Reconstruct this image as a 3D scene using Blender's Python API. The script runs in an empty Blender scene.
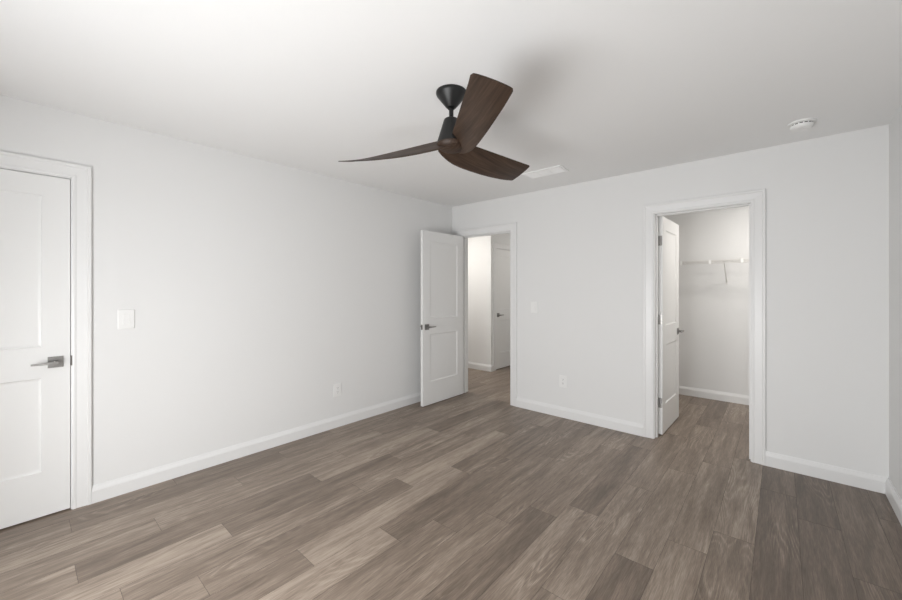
import bpy, bmesh, math, random
from mathutils import Vector, Matrix
random.seed(7)
S = bpy.context.scene
C = S.collection
PI = math.pi

# ---------------------------------------------------------------- camera
YAW = math.radians(41.15)
cam = bpy.data.cameras.new('camera')
cam.sensor_fit = 'HORIZONTAL'; cam.sensor_width = 36.0
cam.lens = 377.6 / 902 * 36.0
cam.shift_y = -11.0 / 902
cam.clip_start = 0.02
co = bpy.data.objects.new('camera', cam); C.objects.link(co)
co.location = (0, 0, 1.353)
co.rotation_euler = (PI / 2, 0, YAW)
S.camera = co

# ---------------------------------------------------------------- world, lights, exposure
w = bpy.data.worlds.new('sky'); S.world = w; w.use_nodes = True
bg = w.node_tree.nodes['Background']
bg.inputs['Color'].default_value = (0.80, 0.88, 1.0, 1); bg.inputs['Strength'].default_value = 1.0
S.view_settings.view_transform = 'Standard'; S.view_settings.look = 'None'
S.view_settings.gamma = 1.0; S.view_settings.use_curve_mapping = False
S.view_settings.exposure = 0.0

def area_light(name, loc, rot, sx, sy, power, col, spread=180):
    l = bpy.data.lights.new(name, 'AREA'); l.shape = 'RECTANGLE'; l.size = sx; l.size_y = sy
    l.energy = power; l.color = col; l.spread = math.radians(spread)
    o = bpy.data.objects.new(name, l); C.objects.link(o); o.location = loc; o.rotation_euler = rot
    return o
# daylight off the bright ground outside, entering through the low-silled bedroom window in the front wall
WX0, WX1, WZ0, WZ1 = -2.20, -0.25, 0.22, 2.06
area_light('window_daylight', (-1.12, -0.80, 0.80), (PI / 2, 0, 0), 1.70, 1.05, 97, (1.0, 1.0, 0.995))
# ceiling lights of the closet and the hallway (both above what the doorways show)
def disc(name, loc, size, power, col):
    l = bpy.data.lights.new(name, 'AREA'); l.shape = 'DISK'; l.size = size; l.energy = power; l.color = col
    o = bpy.data.objects.new(name, l); C.objects.link(o); o.location = loc
disc('closet_ceiling_light', (0.12, 4.66, 2.42), 0.3, 15.5, (1.0, 0.955, 0.90))
disc('hall_ceiling_light', (-4.0, 4.12, 2.42), 0.3, 16, (1.0, 0.955, 0.90))
disc('hall_ceiling_light', (-2.65, 5.75, 2.42), 0.3, 5.5, (1.0, 0.955, 0.90))

# ---------------------------------------------------------------- materials
def mat(name, col, rough=0.5, metal=0.0, bump=None, spec=0.5):
    m = bpy.data.materials.new(name); m.use_nodes = True
    n = m.node_tree.nodes; l = m.node_tree.links; b = n['Principled BSDF']
    b.inputs['Base Color'].default_value = (*col, 1); b.inputs['Roughness'].default_value = rough
    b.inputs['Metallic'].default_value = metal
    b.inputs['Specular IOR Level'].default_value = spec
    t = n.new('ShaderNodeTexCoord'); ns = n.new('ShaderNodeTexNoise')
    sc, st = bump if bump else (60, 0.02)
    ns.inputs['Scale'].default_value = sc; ns.inputs['Detail'].default_value = 3
    bp = n.new('ShaderNodeBump'); bp.inputs['Strength'].default_value = st; bp.inputs['Distance'].default_value = 0.002
    l.new(t.outputs['Object'], ns.inputs['Vector']); l.new(ns.outputs['Fac'], bp.inputs['Height'])
    l.new(bp.outputs['Normal'], b.inputs['Normal'])
    return m
M_WALL = mat('wall_paint', (0.80, 0.80, 0.795), 0.65, bump=(250, 0.08), spec=0.3)
M_CEIL = mat('ceiling_paint', (0.88, 0.88, 0.876), 0.9, bump=(180, 0.10), spec=0.1)
M_TRIM = mat('trim_paint', (0.81, 0.81, 0.806), 0.35)
M_DOOR = mat('door_paint', (0.82, 0.82, 0.812), 0.38, bump=(120, 0.03))
M_NICK = mat('satin_nickel', (0.30, 0.293, 0.283), 0.32, 1.0)
M_DNICK = mat('dark_nickel', (0.20, 0.19, 0.18), 0.4, 1.0)
M_PLAS = mat('white_plastic', (0.86, 0.86, 0.85), 0.35)
M_SLOT = mat('dark_slot', (0.03, 0.03, 0.03), 0.6)
M_BLACK = mat('matte_black_metal', (0.009, 0.009, 0.009), 0.40, 0.0, bump=(300, 0.03), spec=0.4)
M_WIRE = mat('white_wire_coating', (0.74, 0.73, 0.71), 0.4)
M_VENT = mat('white_vent_enamel', (0.92, 0.92, 0.915), 0.4)
M_VENTIN = mat('vent_inside', (0.45, 0.45, 0.44), 0.7)

def glass():
    m = bpy.data.materials.new('window_glass'); m.use_nodes = True
    n = m.node_tree.nodes; l = m.node_tree.links; n.clear()
    o = n.new('ShaderNodeOutputMaterial'); mx = n.new('ShaderNodeMixShader'); t = n.new('ShaderNodeBsdfTransparent')
    g = n.new('ShaderNodeBsdfGlossy'); g.inputs['Roughness'].default_value = 0.02; mx.inputs[0].default_value = 0.07
    l.new(t.outputs[0], mx.inputs[1]); l.new(g.outputs[0], mx.inputs[2]); l.new(mx.outputs[0], o.inputs[0])
    return m
M_GLASS = glass()

def N(nt, typ, **kw):
    nd = nt.nodes.new(typ)
    for k, v in kw.items():
        if k in nd.inputs: nd.inputs[k].default_value = v
        else: setattr(nd, k, v)
    return nd
def math_node(nt, op, a, b=None, clamp=False):
    nd = nt.nodes.new('ShaderNodeMath'); nd.operation = op; nd.use_clamp = clamp
    for i, v in enumerate((a, b)):
        if v is None: continue
        if isinstance(v, (int, float)): nd.inputs[i].default_value = v
        else: nt.links.new(v, nd.inputs[i])
    return nd.outputs[0]
def ramp(nt, fac, stops):
    r = nt.nodes.new('ShaderNodeValToRGB'); nt.links.new(fac, r.inputs['Fac'])
    e = r.color_ramp.elements
    while len(e) < len(stops): e.new(0.5)
    for i, (p, c) in enumerate(stops):
        e[i].position = p; e[i].color = (*c, 1) if len(c) == 3 else c
    return r.outputs['Color']
def mixc(nt, mode, fac, a, b):
    nd = nt.nodes.new('ShaderNodeMix'); nd.data_type = 'RGBA'; nd.blend_type = mode
    for sock, v in ((nd.inputs['Factor'], fac), (nd.inputs['A'], a), (nd.inputs['B'], b)):
        if isinstance(v, (int, float)): sock.default_value = v
        elif isinstance(v, tuple): sock.default_value = (*v, 1)
        else: nt.links.new(v, sock)
    return nd.outputs['Result']

def plank_material():
    m = bpy.data.materials.new('grey_brown_plank'); m.use_nodes = True; nt = m.node_tree; L = nt.links
    b = nt.nodes['Principled BSDF']
    uv = N(nt, 'ShaderNodeUVMap', uv_map='plank')
    tone = N(nt, 'ShaderNodeAttribute', attribute_name='tone'); seed = N(nt, 'ShaderNodeAttribute', attribute_name='seed')
    sp = N(nt, 'ShaderNodeSeparateXYZ'); L.new(uv.outputs[0], sp.inputs[0])
    def field(sx, sy, k, detail, dist=0.0):
        cb = N(nt, 'ShaderNodeCombineXYZ')
        L.new(math_node(nt, 'MULTIPLY', sp.outputs[0], sx), cb.inputs[0])
        L.new(math_node(nt, 'MULTIPLY', sp.outputs[1], sy), cb.inputs[1])
        L.new(math_node(nt, 'MULTIPLY', seed.outputs['Fac'], k), cb.inputs[2])
        ns = N(nt, 'ShaderNodeTexNoise', Scale=1.0, Detail=detail, Roughness=0.6, Distortion=dist)
        L.new(cb.outputs[0], ns.inputs['Vector'])
        return ns.outputs['Fac']
    broad = field(16, 1.5, 37, 3, 0.5)       # long tonal bands inside a plank
    mid = field(42, 3.0, 53, 4, 0.8)         # smoky streaks
    fibre = field(330, 14, 71, 4)             # fine fibre
    # cathedral rings: contour lines of a stretched noise
    cat = field(7, 0.9, 91, 1, 0.3)
    ring = math_node(nt, 'SINE', math_node(nt, 'MULTIPLY', cat, 120))
    ring = math_node(nt, 'MULTIPLY', math_node(nt, 'ADD', ring, 1.0), 0.5)
    ring = math_node(nt, 'POWER', ring, 3.0)
    msk = field(5, 1.3, 113, 1)
    msk = ramp(nt, msk, [(0.52, (0, 0, 0)), (0.66, (1, 1, 1))])
    ringm = math_node(nt, 'MULTIPLY', math_node(nt, 'MULTIPLY', ring, msk), math_node(nt, 'MULTIPLY', fibre, 0.45))
    t = math_node(nt, 'MULTIPLY', tone.outputs['Fac'], 0.58)
    t = math_node(nt, 'ADD', t, math_node(nt, 'MULTIPLY', math_node(nt, 'SUBTRACT', broad, 0.5), 0.95))
    t = math_node(nt, 'ADD', t, math_node(nt, 'MULTIPLY', math_node(nt, 'SUBTRACT', mid, 0.5), 0.55))
    t = math_node(nt, 'ADD', t, math_node(nt, 'MULTIPLY', math_node(nt, 'SUBTRACT', fibre, 0.5), 0.95))
    t = math_node(nt, 'ADD', t, ringm)
    t = math_node(nt, 'ADD', t, 0.21, True)
    col = ramp(nt, t, [(0.0, (0.082, 0.061, 0.046)), (0.35, (0.150, 0.113, 0.086)), (0.65, (0.244, 0.190, 0.148)), (1.0, (0.41, 0.335, 0.270))])
    L.new(col, b.inputs['Base Color'])
    rr = math_node(nt, 'ADD', math_node(nt, 'MULTIPLY', fibre, 0.16), 0.30)
    L.new(rr, b.inputs['Roughness'])
    b.inputs['Specular IOR Level'].default_value = 0.5
    bp = N(nt, 'ShaderNodeBump', Strength=0.12, Distance=0.001)
    L.new(fibre, bp.inputs['Height']); L.new(bp.outputs[0], b.inputs['Normal'])
    return m
M_PLANK = plank_material()
M_SEAM = mat('plank_seam', (0.055, 0.045, 0.038), 0.7)

def walnut_material():
    m = bpy.data.materials.new('dark_walnut'); m.use_nodes = True; nt = m.node_tree; L = nt.links
    b = nt.nodes['Principled BSDF']
    uv = N(nt, 'ShaderNodeUVMap', uv_map='grain')
    mp = N(nt, 'ShaderNodeMapping'); mp.inputs['Scale'].default_value = (4, 110, 1); L.new(uv.outputs[0], mp.inputs[0])
    n1 = N(nt, 'ShaderNodeTexNoise', Scale=1.0, Detail=4, Roughness=0.65, Distortion=0.4); L.new(mp.outputs[0], n1.inputs['Vector'])
    mp2 = N(nt, 'ShaderNodeMapping'); mp2.inputs['Scale'].default_value = (1.6, 26, 1); L.new(uv.outputs[0], mp2.inputs[0])
    n2 = N(nt, 'ShaderNodeTexNoise', Scale=1.0, Detail=2, Distortion=0.6); L.new(mp2.outputs[0], n2.inputs['Vector'])
    f = math_node(nt, 'ADD', math_node(nt, 'MULTIPLY', n1.outputs['Fac'], 0.65), math_node(nt, 'MULTIPLY', n2.outputs['Fac'], 0.35))
    col = ramp(nt, f, [(0.30, (0.022, 0.013, 0.0085)), (0.50, (0.048, 0.029, 0.019)), (0.72, (0.095, 0.059, 0.040))])
    L.new(col, b.inputs['Base Color']); b.inputs['Roughness'].default_value = 0.5; b.inputs['Specular IOR Level'].default_value = 0.3
    return m
M_WALNUT = walnut_material()

# ---------------------------------------------------------------- mesh helpers
def obj(name, bm, m, parent=None, smooth=False, bevel=0.0):
    bmesh.ops.recalc_face_normals(bm, faces=bm.faces)
    me = bpy.data.meshes.new(name); bm.to_mesh(me); bm.free()
    for mm in (m if isinstance(m, (list, tuple)) else [m]): me.materials.append(mm)
    o = bpy.data.objects.new(name, me); C.objects.link(o)
    if smooth:
        for p in me.polygons: p.use_smooth = True
        me.set_sharp_from_angle(angle=math.radians(40))
    if bevel:
        md = o.modifiers.new('edge', 'BEVEL'); md.width = bevel; md.segments = 2; md.limit_method = 'ANGLE'
    if parent: o.parent = parent
    return o
def struct(name, bm, m, label=None, **kw):
    o = obj(name, bm, m, **kw); o['kind'] = 'structure'
    return o
def thing(name, loc, label, cat, group=None, rot=(0, 0, 0)):
    o = bpy.data.objects.new(name, None); C.objects.link(o); o.location = loc; o.rotation_euler = rot
    o.empty_display_size = 0.05
    o['label'] = label; o['category'] = cat
    if group: o['group'] = group
    return o
def bx(bm, x0, x1, y0, y1, z0, z1, mi=0):
    v = [bm.verts.new(p) for p in ((x0, y0, z0), (x1, y0, z0), (x1, y1, z0), (x0, y1, z0), (x0, y0, z1), (x1, y0, z1), (x1, y1, z1), (x0, y1, z1))]
    for q in ((0, 3, 2, 1), (4, 5, 6, 7), (0, 1, 5, 4), (1, 2, 6, 5), (2, 3, 7, 6), (3, 0, 4, 7)):
        f = bm.faces.new([v[i] for i in q]); f.material_index = mi
    return v
def lathe(bm, prof, seg=40, cx=0, cy=0, mat4=None):
    rings = []
    for r, z in prof:
        if r < 1e-6: rings.append([bm.verts.new((cx, cy, z))])
        else: rings.append([bm.verts.new((cx + r * math.cos(2 * PI * i / seg), cy + r * math.sin(2 * PI * i / seg), z)) for i in range(seg)])
    for a, b in zip(rings, rings[1:]):
        for i in range(seg):
            j = (i + 1) % seg
            if len(a) == 1 and len(b) == 1: continue
            if len(a) == 1: bm.faces.new((a[0], b[i], b[j]))
            elif len(b) == 1: bm.faces.new((a[i], a[j], b[0]))
            else: bm.faces.new((a[i], a[j], b[j], b[i]))
    if mat4: bmesh.ops.transform(bm, matrix=mat4, verts=bm.verts)
def tube(bm, a, b, r, seg=8):
    a, b = Vector(a), Vector(b); d = (b - a).normalized()
    u = d.orthogonal().normalized(); v = d.cross(u)
    ra = [bm.verts.new(a + (u * math.cos(2 * PI * i / seg) + v * math.sin(2 * PI * i / seg)) * r) for i in range(seg)]
    rb = [bm.verts.new(b + (u * math.cos(2 * PI * i / seg) + v * math.sin(2 * PI * i / seg)) * r) for i in range(seg)]
    for i in range(seg):
        j = (i + 1) % seg; bm.faces.new((ra[i], ra[j], rb[j], rb[i]))
    bm.faces.new(ra[::-1]); bm.faces.new(rb)

# ---------------------------------------------------------------- room shell
XL, XR, YF, YB, H, T = -3.284, 0.537, -0.644, 3.78, 2.44, 0.12
DH = 2.03                                   # clear height of every doorway
HALL = (-3.112, -2.382); CLOS = (-0.860, -0.180)
D1 = (-0.50, 0.21); D4 = (5.237, 5.94)
J = 0.019                                   # jamb thickness
HX, HY = -3.58, 5.09                        # outer corner in the hallway
YC = 5.61                                   # closet back wall
HXL, HXR, HYB = -4.70, -2.25, 6.70
CXL = -1.25

def wall_x(name, y0, y1, x0, x1, holes):    # wall along X, holes = (xa, xb, za, zb)
    bm = bmesh.new(); x = x0
    for xa, xb, za, zb in sorted(holes):
        bx(bm, x, xa, y0, y1, 0, H)
        if za > 0: bx(bm, xa, xb, y0, y1, 0, za)
        bx(bm, xa, xb, y0, y1, zb, H); x = xb
    bx(bm, x, x1, y0, y1, 0, H)
    return struct(name, bm, M_WALL)
def wall_y(name, x0, x1, y0, y1, holes):
    bm = bmesh.new(); y = y0
    for ya, yb, zb in sorted(holes):
        bx(bm, x0, x1, y, ya, 0, H); bx(bm, x0, x1, ya, yb, zb, H); y = yb
    bx(bm, x0, x1, y, y1, 0, H)
    return struct(name, bm, M_WALL)
def rough(o, h=DH): return (o[0] - J, o[1] + J, 0, h + J)
wall_x('wall_back', YB, YB + T, XL, XR, [rough(HALL), rough(CLOS)])
wall_y('wall_left', XL - T, XL, YF - T, YB + T, [(D1[0] - J, D1[1] + J, DH + J)])
wall_y('wall_right', XR, XR + T, YF - T, YC + T, [])
wall_x('wall_front', YF - T, YF, XL, XR, [(WX0, WX1, WZ0, WZ1)])
wall_x('wall_closet_back', YC, YC + T, CXL - T, XR, [])
wall_y('wall_closet_left', CXL - T, CXL, YB + T, YC, [])
wall_x('wall_hall_left', HY, HY + T, HXL, HX - T, [])
wall_y('wall_hall_back', HX - T, HX, HY, HYB, [(D4[0] - J, D4[1] + J, DH + J)])
wall_x('wall_hall_end', HYB, HYB + T, HXL, HXR + T, [])
wall_y('wall_hall_right', HXR, HXR + T, YB + T, HYB, [])
wall_y('wall_hall_side', HXL - T, HXL, YB, HYB + T, [])
wall_x('wall_hall_front', YB, YB + T, HXL, XL - T, [])
# unseen box added behind the closed left door, blocks sky light at its gaps
bm = bmesh.new()
bx(bm, XL - T - 0.6, XL - T - 0.55, -0.60, 0.32, 0, H); bx(bm, XL - T - 0.55, XL - T, -0.60, -0.55, 0, H); bx(bm, XL - T - 0.55, XL - T, 0.27, 0.32, 0, H)
struct('wall_light_block', bm, M_WALL)
bm = bmesh.new(); bx(bm, HXL - T, XR + T, YF - T, HYB + T, H, H + 0.1); struct('ceiling', bm, M_CEIL)

# ---------------------------------------------------------------- plank floor (one mesh)
PW, PL, X0 = 0.179, 1.22, 0.433
OFF = {-1: .9, 0: 2.575, 1: 3.028, 2: 3.32, 3: 2.56, 4: 3.528, 5: 2.01, 6: 1.56, 7: 2.27, 8: 2.095, 9: 1.86, 10: 1.60, 11: 1.346,
       12: .95, 13: .555, 14: .30, 15: .77, 16: 1.40, 17: .525, 18: 1.02, 19: .194, 20: .72}
TONE = {(0, 0): .45, (0, -1): .28, (1, 0): .25, (1, -1): .32, (2, 0): .48, (2, -1): .30, (3, 0): .72, (3, -1): .42, (4, 0): .42, (4, -1): .66,
        (4, -2): .62, (5, 2): .3, (5, 1): .55, (5, 0): .66, (5, -1): .22, (6, 0): .66, (6, 1): .55, (6, -1): .5, (7, 1): .5, (7, 0): .28, (7, -1): .68,
        (8, 0): .52, (8, 1): .5, (8, -1): .34, (9, 0): .52, (9, -1): .6, (10, 0): .5, (10, -1): .55, (10, 1): .42, (11, 1): .45, (11, 0): .36, (11, -1): .9,
        (12, 1): .30, (12, 0): .74, (12, -1): .42, (13, 2): .38, (13, 1): .8, (13, 0): .40, (13, -1): .5, (14, 0): .52, (14, 1): .5, (14, 2): .45,
        (15, 0): .34, (15, -1): .75, (15, 1): .55, (16, 1): .28, (16, 0): .8, (16, -1): .32, (16, -2): .6, (17, 0): .62, (17, -1): .6, (17, 1): .5,
        (18, 0): .55, (18, -1): .7, (18, 1): .5, (19, 0): .30, (19, -1): .55, (19, 1): .45, (20, 0): .35, (20, -1): .45}
LIFT = lambda k: -.10 if k <= 2 else (.12 if k <= 6 else (.08 if k <= 11 else .20))   # tone shift per strip, with window sheen at left and falloff at right painted in
fx0, fx1, fy0, fy1 = HXL - T, XR + T, YF - T, HYB + T
bm = bmesh.new(); uvl = bm.loops.layers.uv.new('plank')
tl = bm.faces.layers.float.new('tone'); sl = bm.faces.layers.float.new('seed')
g, dz = 0.0006, 0.0007
rnd = random.Random(11)
for k in range(-2, 30):
    xb = X0 - PW * k; xa = xb - PW
    if xb <= fx0 or xa >= fx1: continue
    off = OFF.get(k, rnd.uniform(0, PL))
    for n in range(-5, 7):
        ya = off + PL * n; yb = ya + PL
        x_0, x_1, y_0, y_1 = max(xa, fx0), min(xb, fx1), max(ya, fy0), min(yb, fy1)
        if y_1 - y_0 < 0.005 or x_1 - x_0 < 0.005: continue
        tone = TONE.get((k, n), rnd.uniform(.35, .65)) + LIFT(k); sd = rnd.random()
        o = [(x_0, y_0), (x_1, y_0), (x_1, y_1), (x_0, y_1)]
        i_ = [(x_0 + g, y_0 + g), (x_1 - g, y_0 + g), (x_1 - g, y_1 - g), (x_0 + g, y_1 - g)]
        vo = [bm.verts.new((*p, -dz)) for p in o]; vi = [bm.verts.new((*p, 0)) for p in i_]
        fs = [bm.faces.new(vi)] + [bm.faces.new((vo[a], vo[(a + 1) % 4], vi[(a + 1) % 4], vi[a])) for a in range(4)]
        for q, f in enumerate(fs):
            f[tl] = tone; f[sl] = sd
            f.material_index = 1 if q else 0
            for lp in f.loops: lp[uvl].uv = (lp.vert.co.x - xa, lp.vert.co.y - ya)
bx(bm, fx0, fx1, fy0, fy1, -0.08, -dz - 0.0006, 1)
struct('floor', bm, [M_PLANK, M_SEAM])

# ---------------------------------------------------------------- baseboards
BP = [(0, 0), (0.0185, 0), (0.0185, 0.076), (0.0160, 0.082), (0.0150, 0.086), (0.0085, 0.098), (0.0060, 0.106), (0, 0.106)]
def base_run(bm, a, b, nrm):                # a, b wall points, nrm = into the room
    a, b, n = Vector((*a, 0)), Vector((*b, 0)), Vector((*nrm, 0))
    va = [bm.verts.new(a + n * t + Vector((0, 0, z))) for t, z in BP]; vb = [bm.verts.new(b + n * t + Vector((0, 0, z))) for t, z in BP]
    m = len(BP)
    for i in range(m): bm.faces.new((va[i], va[(i + 1) % m], vb[(i + 1) % m], vb[i]))
    bm.faces.new(va); bm.faces.new(vb[::-1])
def baseboard(name, runs):
    bm = bmesh.new()
    for r in runs: base_run(bm, *r)
    struct(name, bm, M_TRIM)
CW, RV = 0.086, 0.006                       # casing width, reveal
e = CW + RV
baseboard('baseboard_left', [((XL, D1[1] + e), (XL, YB), (1, 0)), ((XL, YF), (XL, D1[0] - e), (1, 0))])
baseboard('baseboard_back', [((XL, YB), (HALL[0] - e, YB), (0, -1)), ((HALL[1] + e, YB), (CLOS[0] - e, YB), (0, -1)), ((CLOS[1] + e, YB), (XR, YB), (0, -1))])
baseboard('baseboard_right', [((XR, YF), (XR, YB), (-1, 0))])
baseboard('baseboard_front', [((XL, YF), (XR, YF), (0, 1))])
baseboard('baseboard_closet', [((CXL, YC), (XR, YC), (0, -1)), ((CXL, YB + T), (CXL, YC), (1, 0)), ((XR, YB + T), (XR, YC), (-1, 0))])
baseboard('baseboard_hall', [((HXL, HY), (HX + 0.0185, HY), (0, -1)), ((HX, HY), (HX, D4[0] - e), (1, 0)), ((HX, D4[1] + e), (HX, HYB), (1, 0)),
                             ((HXR, YB + T), (HXR, HYB), (-1, 0))])

# ---------------------------------------------------------------- door casings and jambs
CP = [(0, 0), (0, 0.010), (0.006, 0.012), (0.014, 0.012), (0.018, 0.0095), (0.050, 0.013), (0.064, 0.0145), (0.068, 0.019), (0.083, 0.019), (CW, 0.016), (CW, 0)]
def casing(bm, M, a, b, top):               # local frame: x along wall, y out of the wall, z up
    path = []
    for o, t in CP:
        o += RV
        path.append([Vector((a - o, t, 0)), Vector((a - o, t, top + o)), Vector((b + o, t, top + o)), Vector((b + o, t, 0))])
    vs = [[bm.verts.new(M @ p) for p in r] for r in path]
    for r, q in zip(vs, vs[1:] + vs[:1]):
        for i in range(3): bm.faces.new((r[i], r[i + 1], q[i + 1], q[i]))
    bm.faces.new([r[0] for r in vs]); bm.faces.new([r[3] for r in vs])
def door_trim(name, M, a, b, stop, both=True):  # M maps local (x, y out, z); wall occupies y in [-T, 0]; stop = (y0, y1) of the stop strip
    bm = bmesh.new(); casing(bm, M, a, b, DH)
    if both:
        M2 = M @ Matrix.Translation((0, -T, 0)) @ Matrix.Diagonal((1, -1, 1, 1)); casing(bm, M2, a, b, DH)
    n0 = len(bm.verts)
    vs = bx(bm, a - J, a, -T, 0, 0, DH) + bx(bm, b, b + J, -T, 0, 0, DH) + bx(bm, a - J, b + J, -T, 0, DH, DH + J)
    s0, s1 = stop; sd = 0.011
    vs += bx(bm, a, a + sd, s0, s1, 0, DH - sd) + bx(bm, b - sd, b, s0, s1, 0, DH - sd) + bx(bm, a, b, s0, s1, DH - sd, DH)
    for v in vs: v.co = M @ v.co
    return struct(name, bm, M_TRIM)
MBACK = Matrix(((1, 0, 0, 0), (0, -1, 0, YB), (0, 0, 1, 0), (0, 0, 0, 1)))
MLEFT = Matrix(((0, 1, 0, XL), (1, 0, 0, 0), (0, 0, 1, 0), (0, 0, 0, 1)))
MHALL = Matrix(((0, 1, 0, HX), (1, 0, 0, 0), (0, 0, 1, 0), (0, 0, 0, 1)))
DT = 0.035
door_trim('trim_1', MLEFT, D1[0], D1[1], (-0.075, -DT - 0.003))
door_trim('trim_2', MBACK, HALL[0], HALL[1], (-0.075, -DT - 0.003))
door_trim('trim_3', MBACK, CLOS[0], CLOS[1], (-T + DT + 0.003, -T + 0.075))
door_trim('trim_4', MHALL, D4[0], D4[1], (-0.075, -DT - 0.003))

# ---------------------------------------------------------------- doors
def door_slab(name, W, M, parent=None):
    """two-panel door; local x 0..W from the hinge edge, y 0..DT, z 0.010..2.024"""
    bm = bmesh.new(); z0, z1 = 0.010, DH - 0.004
    st = 0.117; rails = [(z0, 0.272), (0.826, 1.010), (1.908, z1)]
    for side in (0, 1):
        ys = 0.0 if side == 0 else DT; d = 1 if side == 0 else -1
        def q(x0, x1, za, zb, y=None):
            y = ys if y is None else y
            bm.faces.new([bm.verts.new(p) for p in ((x0, y, za), (x1, y, za), (x1, y, zb), (x0, y, zb))])
        q(0, st, z0, z1); q(W - st, W, z0, z1)
        for a, b in rails: q(st, W - st, a, b)
        for za, zb in ((rails[0][1], rails[1][0]), (rails[1][1], rails[2][0])):
            rings = []
            for ins, dep in ((0, 0), (0.004, 0.0055), (0.010, 0.0075), (0.016, 0.0085)):
                y = ys + d * dep
                rings.append([bm.verts.new(p) for p in ((st + ins, y, za + ins), (W - st - ins, y, za + ins), (W - st - ins, y, zb - ins), (st + ins, y, zb - ins))])
            for r, s in zip(rings, rings[1:]):
                for i in range(4): bm.faces.new((r[i], r[(i + 1) % 4], s[(i + 1) % 4], s[i]))
            bm.faces.new(rings[-1])
    for a, b in (((0, z0), (W, z0)), ((W, z0), (W, z1)), ((W, z1), (0, z1)), ((0, z1), (0, z0))):
        bm.faces.new([bm.verts.new(p) for p in ((a[0], 0, a[1]), (b[0], 0, b[1]), (b[0], DT, b[1]), (a[0], DT, a[1]))])
    bmesh.ops.remove_doubles(bm, verts=bm.verts, dist=1e-5)
    o = struct(name, bm, M_DOOR); o.matrix_world = M
    return o
def lever_set(door, W, sides, z=0.915):
    """square rosette (> lever) on the given faces, latch plate on the free edge; lever points to the hinge"""
    xc = W - 0.062
    for sd in sides:
        y0, d = (0.0, -1) if sd == 0 else (DT, 1)
        def bb(bm, x0, x1, ya, yb, za, zb): bx(bm, x0, x1, min(ya, yb), max(ya, yb), za, zb)
        bm = bmesh.new(); bb(bm, xc - 0.033, xc + 0.033, y0, y0 + d * 0.008, z - 0.033, z + 0.033)
        r = obj('door_handle', bm, M_NICK, door, bevel=0.0015); r['label'] = 'square satin nickel handle plate'
        bm = bmesh.new()
        tube(bm, (xc, y0 + d * 0.008, z), (xc, y0 + d * 0.014, z), 0.021, 24)
        tube(bm, (xc, y0 + d * 0.014, z), (xc, y0 + d * 0.056, z), 0.0105, 20)
        # flat tapering blade
        pts = [(xc + 0.012, 0.044, 0.060, 0.0085), (xc - 0.03, 0.044, 0.059, 0.0075), (xc - 0.07, 0.046, 0.057, 0.0062), (xc - 0.101, 0.048, 0.056, 0.005)]
        rings = [[bm.verts.new(p) for p in ((x, y0 + d * a, z - h), (x, y0 + d * b, z - h), (x, y0 + d * b, z + h), (x, y0 + d * a, z + h))] for x, a, b, h in pts]
        for p, q in zip(rings, rings[1:]):
            for i in range(4): bm.faces.new((p[i], p[(i + 1) % 4], q[(i + 1) % 4], q[i]))
        bm.faces.new(rings[0]); bm.faces.new(rings[-1])
        obj('lever', bm, M_NICK, r, bevel=0.0012)
    bm = bmesh.new(); bx(bm, W, W + 0.0012, 0.005, DT - 0.005, z - 0.028, z + 0.028); bx(bm, W + 0.0012, W + 0.003, 0.011, DT - 0.011, z - 0.009, z + 0.009)
    obj('latch_plate', bm, M_DNICK, door)
def hinges(door, ypin, zs=(1.80, 1.07, 0.30)):
    for z in zs:
        bm = bmesh.new()
        for k in range(5):
            tube(bm, (-0.004, ypin, z - 0.045 + 0.018 * k), (-0.004, ypin, z - 0.045 + 0.018 * k + 0.017), 0.0058, 12)
        ya, yb = (0.002, DT - 0.004)
        bx(bm, -0.0016, 0.0, ya, yb, z - 0.045, z + 0.045)
        for zz in (-0.03, 0, 0.03): bx(bm, -0.0022, -0.0016, DT / 2 - 0.003, DT / 2 + 0.003, z + zz - 0.003, z + zz + 0.003)
        obj('hinge', bm, M_NICK, door)
def frame(origin, xdir, ydir):
    x, y = Vector((*xdir, 0)), Vector((*ydir, 0))
    return Matrix(((x.x, y.x, 0, origin[0]), (x.y, y.y, 0, origin[1]), (0, 0, 1, 0), (0, 0, 0, 1)))
def cs(a): return (math.cos(math.radians(a)), math.sin(math.radians(a)))
# door 1: closed, in the left wall; hinged at its far (-Y) side, face towards the room
W1 = D1[1] - D1[0] - 0.006
d1 = door_slab('door_1', W1, frame((XL - 0.001, D1[0] + 0.003), (0, 1), (-1, 0)))
lever_set(d1, W1, (0, 1))
# strike plate on the jamb belongs to the frame
bm = bmesh.new(); bx(bm, XL - 0.03, XL + 0.0105, D1[1] - 0.0012, D1[1] + 0.0058, 0.885, 0.945); struct('trim_5', bm, M_DNICK)
# door 2: bedroom door, opened into the room, standing parallel to the left wall
W2 = HALL[1] - HALL[0] - 0.006
d2 = door_slab('door_2', W2, frame((HALL[0] + 0.002, YB - 0.024), cs(-90.0), cs(0.0)))
lever_set(d2, W2, (0, 1)); hinges(d2, -0.003)
# door 3: closet door, opened into the closet
W3 = 0.672
d3 = door_slab('door_3', W3, frame((CLOS[0] + 0.026, YB + T + 0.004), cs(88.9), cs(178.9)))
d3.location.x = -0.823
lever_set(d3, W3, (0, 1)); hinges(d3, DT + 0.003)
# door 4: closed door along the hallway, latch at the near side
W4 = D4[1] - D4[0] - 0.006
d4 = door_slab('door_4', W4, frame((HX - 0.003 - DT, D4[1] - 0.003), (0, -1), (1, 0)))
lever_set(d4, W4, (1,))
for d, lb in ((d1, 'closed white two-panel door at the left edge of the left wall'), (d2, 'white two-panel bedroom door standing wide open near the corner'),
              (d3, 'white two-panel closet door opened into the closet'), (d4, 'closed white door along the hallway beyond the bedroom door')):
    d['label'] = lb

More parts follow.
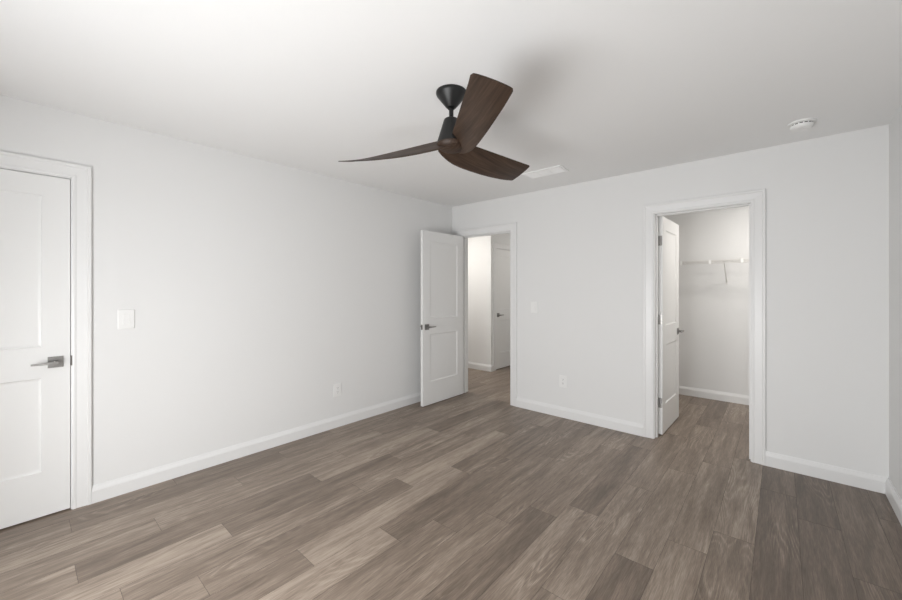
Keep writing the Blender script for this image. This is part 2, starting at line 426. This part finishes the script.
# ---------------------------------------------------------------- window in the front wall (daylight)
bm = bmesh.new(); fw = 0.045
for x0, x1 in ((WX0, (WX0 + WX1) / 2), ((WX0 + WX1) / 2, WX1)):
    bx(bm, x0, x0 + fw, YF - 0.09, YF - 0.04, WZ0, WZ1); bx(bm, x1 - fw, x1, YF - 0.09, YF - 0.04, WZ0, WZ1)
    bx(bm, x0 + fw, x1 - fw, YF - 0.09, YF - 0.04, WZ0, WZ0 + fw); bx(bm, x0 + fw, x1 - fw, YF - 0.09, YF - 0.04, WZ1 - fw, WZ1)
    zm = (WZ0 + WZ1) / 2; bx(bm, x0 + fw, x1 - fw, YF - 0.09, YF - 0.04, zm - 0.02, zm + 0.02)
win = struct('window_1', bm, M_TRIM)
bm = bmesh.new(); bx(bm, WX0 + 0.02, WX1 - 0.02, YF - 0.066, YF - 0.062, WZ0 + 0.02, WZ1 - 0.02); obj('window_pane', bm, M_GLASS, win)
bm = bmesh.new(); bx(bm, WX0 - 0.06, WX1 + 0.06, YF - 0.04, YF + 0.05, WZ0 - 0.02, WZ0); obj('window_sill', bm, M_TRIM, win)
bm = bmesh.new()
bx(bm, WX0 - 0.08, WX0, YF, YF + 0.016, WZ0, WZ1 + 0.08); bx(bm, WX1, WX1 + 0.08, YF, YF + 0.016, WZ0, WZ1 + 0.08); bx(bm, WX0, WX1, YF, YF + 0.016, WZ1, WZ1 + 0.08)
struct('trim_6', bm, M_TRIM)

# ---------------------------------------------------------------- ceiling fan
FX, FY = -1.371, 1.571
fan = thing('ceiling_fan', (FX, FY, H), 'black ceiling fan with three dark walnut blades hanging from the ceiling', 'ceiling fan')
bm = bmesh.new(); lathe(bm, [(0, 0), (0.083, 0), (0.0845, -0.004), (0.0845, -0.010), (0.080, -0.020), (0.034, -0.078), (0.026, -0.086), (0.014, -0.087), (0, -0.087)], 48)
obj('canopy', bm, M_BLACK, fan, smooth=True)
bm = bmesh.new(); lathe(bm, [(0.0125, -0.080), (0.0125, -0.165)], 24); lathe(bm, [(0, -0.088), (0.017, -0.089), (0.019, -0.094), (0.0125, -0.099)], 24)
obj('downrod', bm, M_BLACK, fan, smooth=True)
bm = bmesh.new(); lathe(bm, [(0, -0.148), (0.032, -0.148), (0.039, -0.152), (0.042, -0.159), (0.0775, -0.276), (0.0775, -0.288), (0, -0.288)], 48)
obj('motor_housing', bm, M_BLACK, fan, smooth=True)
GX, GY = 0.030, -0.008                       # slight hang tilt of the rotor
def blade_bm():
    """one carved blade in rotor space, pointing along +x; twisted, wide at the cut tip"""
    bm = bmesh.new(); uvl = bm.loops.layers.uv.new('grain')
    NS, NW = 60, 26
    def lut(s, tab):
        for (a, va), (b, vb) in zip(tab, tab[1:]):
            if s <= b:
                t = (s - a) / (b - a); t = t
                return va + (vb - va) * t
        return tab[-1][1]
    rings = []
    for i in range(NS + 1):
        s = i / NS
        rm = -0.030 + 0.669 * s; rp = -0.040 + 0.705 * s
        wm = 0.002 - 0.104 * s; zm = -0.245 - 0.029 * s
        wp = lut(rp, [(-.04, .064), (0, .073), (.05, .082), (.1, .0868), (.17, .0855), (.25, .081), (.43, .073), (.665, .066)])
        zp = lut(rp, [(-.04, -.313), (0, -.327), (.05, -.338), (.1, -.346), (.17, -.352), (.25, -.355), (.34, -.355), (.43, -.352), (.55, -.343), (.665, -.329)])
        th = 0.0035 + 0.004 * (1 - s)
        ring = []
        for top in (0, 1):
            for j in range(NW + 1):
                if top and j in (0, NW): continue
                t = j / NW if top == 0 else 1 - j / NW
                u = 2 * t - 1
                y = wm + (wp - wm) * t; r = rm + (rp - rm) * t
                c = max(0, abs(u) - 0.86) / 0.14          # rounded corners of the cut tip
                if s > 0.9: r += (0.007 * (1 - u * u) - 0.013 * (1 - math.sqrt(max(0, 1 - c * c)))) * (s - 0.9) / 0.1
                z = zm + (zp - zm) * t - 0.006 * math.sin(PI * t) * (1 - s)
                prof = max(0.12, math.sqrt(max(0, 1 - u ** 4)))
                z += th * prof if top else -th * prof * 0.8
                ring.append(bm.verts.new((r, y, z)))
        rings.append(ring)
    n = len(rings[0])
    for a, b in zip(rings, rings[1:]):
        for i in range(n): bm.faces.new((a[i], a[(i + 1) % n], b[(i + 1) % n], b[i]))
    bm.faces.new(rings[0]); bm.faces.new(rings[-1])
    for f in bm.faces:
        for lp in f.loops: lp[uvl].uv = (lp.vert.co.x, lp.vert.co.y)
    return bm
bm = bmesh.new(); lathe(bm, [(0, -0.285), (0.078, -0.285), (0.0800, -0.289), (0.076, -0.304), (0.058, -0.320), (0.03, -0.329), (0, -0.330)], 48)
uvl = bm.loops.layers.uv.new('grain')
for f in bm.faces:
    for lp in f.loops: lp[uvl].uv = (lp.vert.co.x + 9.0, lp.vert.co.y)
obj('blade_hub', bm, M_WALNUT, fan, smooth=True)
ANG0 = -33.0
for k in range(3):
    bm = blade_bm(); a = math.radians(ANG0 - 120 * k)
    uvl = bm.loops.layers.uv['grain']
    for f in bm.faces:
        for lp in f.loops: lp[uvl].uv.x += 3.7 * k
    for v in bm.verts:
        x, y, z = v.co; X = x * math.cos(a) - y * math.sin(a); Y = x * math.sin(a) + y * math.cos(a)
        v.co = (X, Y, z - 0.005 + GX * X + GY * Y)
    obj('blade', bm, M_WALNUT, fan, smooth=True)

# ---------------------------------------------------------------- smoke detector
sm = thing('smoke_detector', (0.102, 3.362, H), 'round white smoke detector on the ceiling above the closet', 'smoke detector')
bm = bmesh.new(); lathe(bm, [(0, 0), (0.069, 0), (0.070, -0.003), (0.069, -0.009), (0.064, -0.012), (0, -0.012)], 48); obj('base_plate', bm, M_PLAS, sm, smooth=True)
bm = bmesh.new(); lathe(bm, [(0, -0.012), (0.053, -0.012), (0.053, -0.020), (0.059, -0.021), (0.0585, -0.030), (0.053, -0.038), (0.043, -0.043), (0.041, -0.0415), (0.020, -0.0435), (0, -0.044)], 48)
obj('cover', bm, M_PLAS, sm, smooth=True)
bm = bmesh.new()
for i in range(14):
    a = 2 * PI * i / 14; b = a + 0.30
    for p in (0,):
        v = [bm.verts.new((r * math.cos(t), r * math.sin(t), z)) for t in (a, b) for r, z in ((0.0532, -0.0135), (0.0536, -0.0135), (0.0536, -0.0190), (0.0532, -0.0190))]
        for q in ((0, 1, 2, 3), (4, 7, 6, 5), (0, 4, 5, 1), (1, 5, 6, 2), (2, 6, 7, 3), (3, 7, 4, 0)): bm.faces.new([v[i_] for i_ in q])
obj('sensor_slots', bm, M_SLOT, sm)
bm = bmesh.new(); lathe(bm, [(0, -0.0425), (0.012, -0.0425), (0.0115, -0.0455), (0, -0.046)], 24, 0.018, -0.012); obj('test_button', bm, M_PLAS, sm, smooth=True)

# ---------------------------------------------------------------- ceiling air register
vt = thing('ceiling_vent', (-1.648, 3.215, H), 'white rectangular louvered air vent in the ceiling beyond the fan', 'vent')
VX, VY = 0.190, 0.094
bm = bmesh.new(); fb = 0.022
for a in ((-VX, VX, -VY, -VY + fb), (-VX, VX, VY - fb, VY), (-VX, -VX + fb, -VY + fb, VY - fb), (VX - fb, VX, -VY + fb, VY - fb)):
    bx(bm, *a, -0.009, 0)
sec = (2 * VX - 2 * fb) / 3
for i in (1, 2): bx(bm, -VX + fb + sec * i - 0.006, -VX + fb + sec * i + 0.006, -VY + fb, VY - fb, -0.0075, 0)
obj('vent_frame', bm, M_VENT, vt)
bm = bmesh.new(); bx(bm, -VX + 0.01, VX - 0.01, -VY + 0.01, VY - 0.01, -0.0012, -0.0004); obj('backing', bm, M_VENTIN, vt)
for i in range(3):
    bm = bmesh.new(); x0 = -VX + fb + sec * i + (0.006 if i else 0); x1 = -VX + fb + sec * (i + 1) - (0.006 if i < 2 else 0)
    nl = 11
    for j in range(nl):
        y = -VY + fb + (2 * VY - 2 * fb) * (j + 0.5) / nl
        v = [bm.verts.new(p) for p in ((x0, y - 0.0055, -0.0016), (x1, y - 0.0055, -0.0016), (x1, y + 0.0055, -0.0120), (x0, y + 0.0055, -0.0120),
                                       (x0, y - 0.0055, -0.0029), (x1, y - 0.0055, -0.0029), (x1, y + 0.0055, -0.0133), (x0, y + 0.0055, -0.0133))]
        for q in ((0, 1, 2, 3), (4, 7, 6, 5), (0, 4, 5, 1), (1, 5, 6, 2), (2, 6, 7, 3), (3, 7, 4, 0)): bm.faces.new([v[k] for k in q])
    obj('louver_panel', bm, M_VENT, vt)

# ---------------------------------------------------------------- switches and outlets (plate faces local +y)
def plate(root, wd, ht):
    bm = bmesh.new(); bx(bm, -wd / 2, wd / 2, 0, 0.0065, -ht / 2, ht / 2)
    return obj('cover_plate', bm, M_PLAS, root, bevel=0.003)
def screw(root, zs):
    for z in zs:
        bm = bmesh.new(); tube(bm, (0, 0.006, z), (0, 0.0075, z), 0.0032, 12); obj('screw', bm, M_PLAS, root)
def light_switch(name, M, label, wd=0.086, ht=0.128):
    r = thing(name, (0, 0, 0), label, 'light switch'); r.matrix_world = M
    plate(r, wd, ht)
    bm = bmesh.new()                        # rocker: tilted paddle, top pressed in
    v = [bm.verts.new(p) for p in ((-.0165, .006, -.033), (.0165, .006, -.033), (.0165, .006, .033), (-.0165, .006, .033),
                                   (-.0165, .0130, -.033), (.0165, .0130, -.033), (.0165, .0085, .002), (-.0165, .0085, .002), (.0165, .0085, .033), (-.0165, .0085, .033))]
    for q in ((0, 1, 5, 4), (4, 5, 6, 7), (7, 6, 8, 9), (9, 8, 2, 3), (0, 4, 7, 9, 3), (1, 2, 8, 6, 5)): bm.faces.new([v[i] for i in q])
    obj('rocker', bm, M_PLAS, r, bevel=0.0008)
    screw(r, (-.048, .048))
def outlet(name, M, label, wd=0.086, ht=0.128):
    r = thing(name, (0, 0, 0), label, 'outlet'); r.matrix_world = M
    plate(r, wd, ht); screw(r, (0,))
    for z in (-.0195, .0195):
        bm = bmesh.new(); prof = []
        for i in range(28):
            a = 2 * PI * i / 28; prof.append((max(-.0165, min(.0165, .0175 * math.cos(a))), max(-.0145, min(.0145, .0175 * math.sin(a)))))
        b0 = [bm.verts.new((x, .006, z + q)) for x, q in prof]; b1 = [bm.verts.new((x, .0085, z + q)) for x, q in prof]
        for i in range(28): bm.faces.new((b0[i], b0[(i + 1) % 28], b1[(i + 1) % 28], b1[i]))
        bm.faces.new(b1); o = obj('socket', bm, M_PLAS, r)
        bm = bmesh.new()
        bx(bm, -.0075, -.0055, .0084, .0088, z - .001, z + .008); bx(bm, .0055, .0075, .0084, .0088, z - .0005, z + .007)
        tube(bm, (0, .0084, z - .0085), (0, .0088, z - .0085), .0026, 12); obj('socket_slots', bm, M_SLOT, o)
def on_left(y, z): return Matrix(((0, 1, 0, XL), (-1, 0, 0, y), (0, 0, 1, z), (0, 0, 0, 1)))
def on_back(x, z): return Matrix(((-1, 0, 0, x), (0, -1, 0, YB), (0, 0, 1, z), (0, 0, 0, 1)))
light_switch('light_switch', on_left(0.470, 1.152), 'white rocker light switch on the left wall beside the closed door')
light_switch('light_switch', on_back(-2.070, 1.150), 'white rocker light switch on the back wall right of the hallway doorway')
outlet('wall_outlet', on_left(2.058, 0.362), 'white duplex outlet low on the long left wall')
outlet('wall_outlet', on_back(-1.730, 0.378), 'white duplex outlet low on the back wall between the two doorways')

# ---------------------------------------------------------------- closet wire shelf
SZ, SYF = 1.684, 5.305
sh = thing('wire_shelf', (CXL, YC, SZ), 'white ventilated wire shelf along the closet back wall', 'shelf')
def lc(p): return (p[0] - CXL, p[1] - YC, p[2] - SZ)
bm = bmesh.new()
for y, z, r in ((YC - 0.012, SZ, .0035), (YC - 0.15, SZ - .004, .0035), (SYF, SZ, .0042), (SYF + .002, SZ - 0.030, .0048)):
    tube(bm, lc((CXL + .004, y, z)), lc((XR - .004, y, z)), r, 8)
obj('long_wires', bm, M_WIRE, sh, smooth=True)
bm = bmesh.new(); nx = int((XR - CXL) / 0.0254)
for i in range(1, nx):
    x = CXL + i * 0.0254
    tube(bm, lc((x, YC - 0.010, SZ + .0035)), lc((x, SYF, SZ + .0035)), .0016, 6); tube(bm, lc((x, SYF - .003, SZ + .0035)), lc((x, SYF - .002, SZ - .032)), .0016, 6)
obj('deck_wires', bm, M_WIRE, sh)
for x in (-0.492, 0.20):
    bm = bmesh.new(); tube(bm, lc((x, SYF + .004, SZ - .010)), lc((x, YC - 0.006, 1.432)), .0058, 8)
    bx(bm, *[q for q in (x - .009 - CXL, x + .009 - CXL, -0.006, 0, 1.405 - SZ, 1.455 - SZ)])
    obj('support_brace', bm, M_WIRE, sh)
for x in (-0.92, -0.624, -0.328, -0.03):
    bm = bmesh.new(); bx(bm, x - .011 - CXL, x + .011 - CXL, SYF - .009 - YC, SYF + .008 - YC, -0.040, 0.010); obj('rail_clip', bm, M_PLAS, sh, bevel=0.002)
    bm = bmesh.new(); bx(bm, x - .008 - CXL, x + .008 - CXL, -0.018, 0, -0.010, 0.012); obj('wall_clip', bm, M_PLAS, sh)
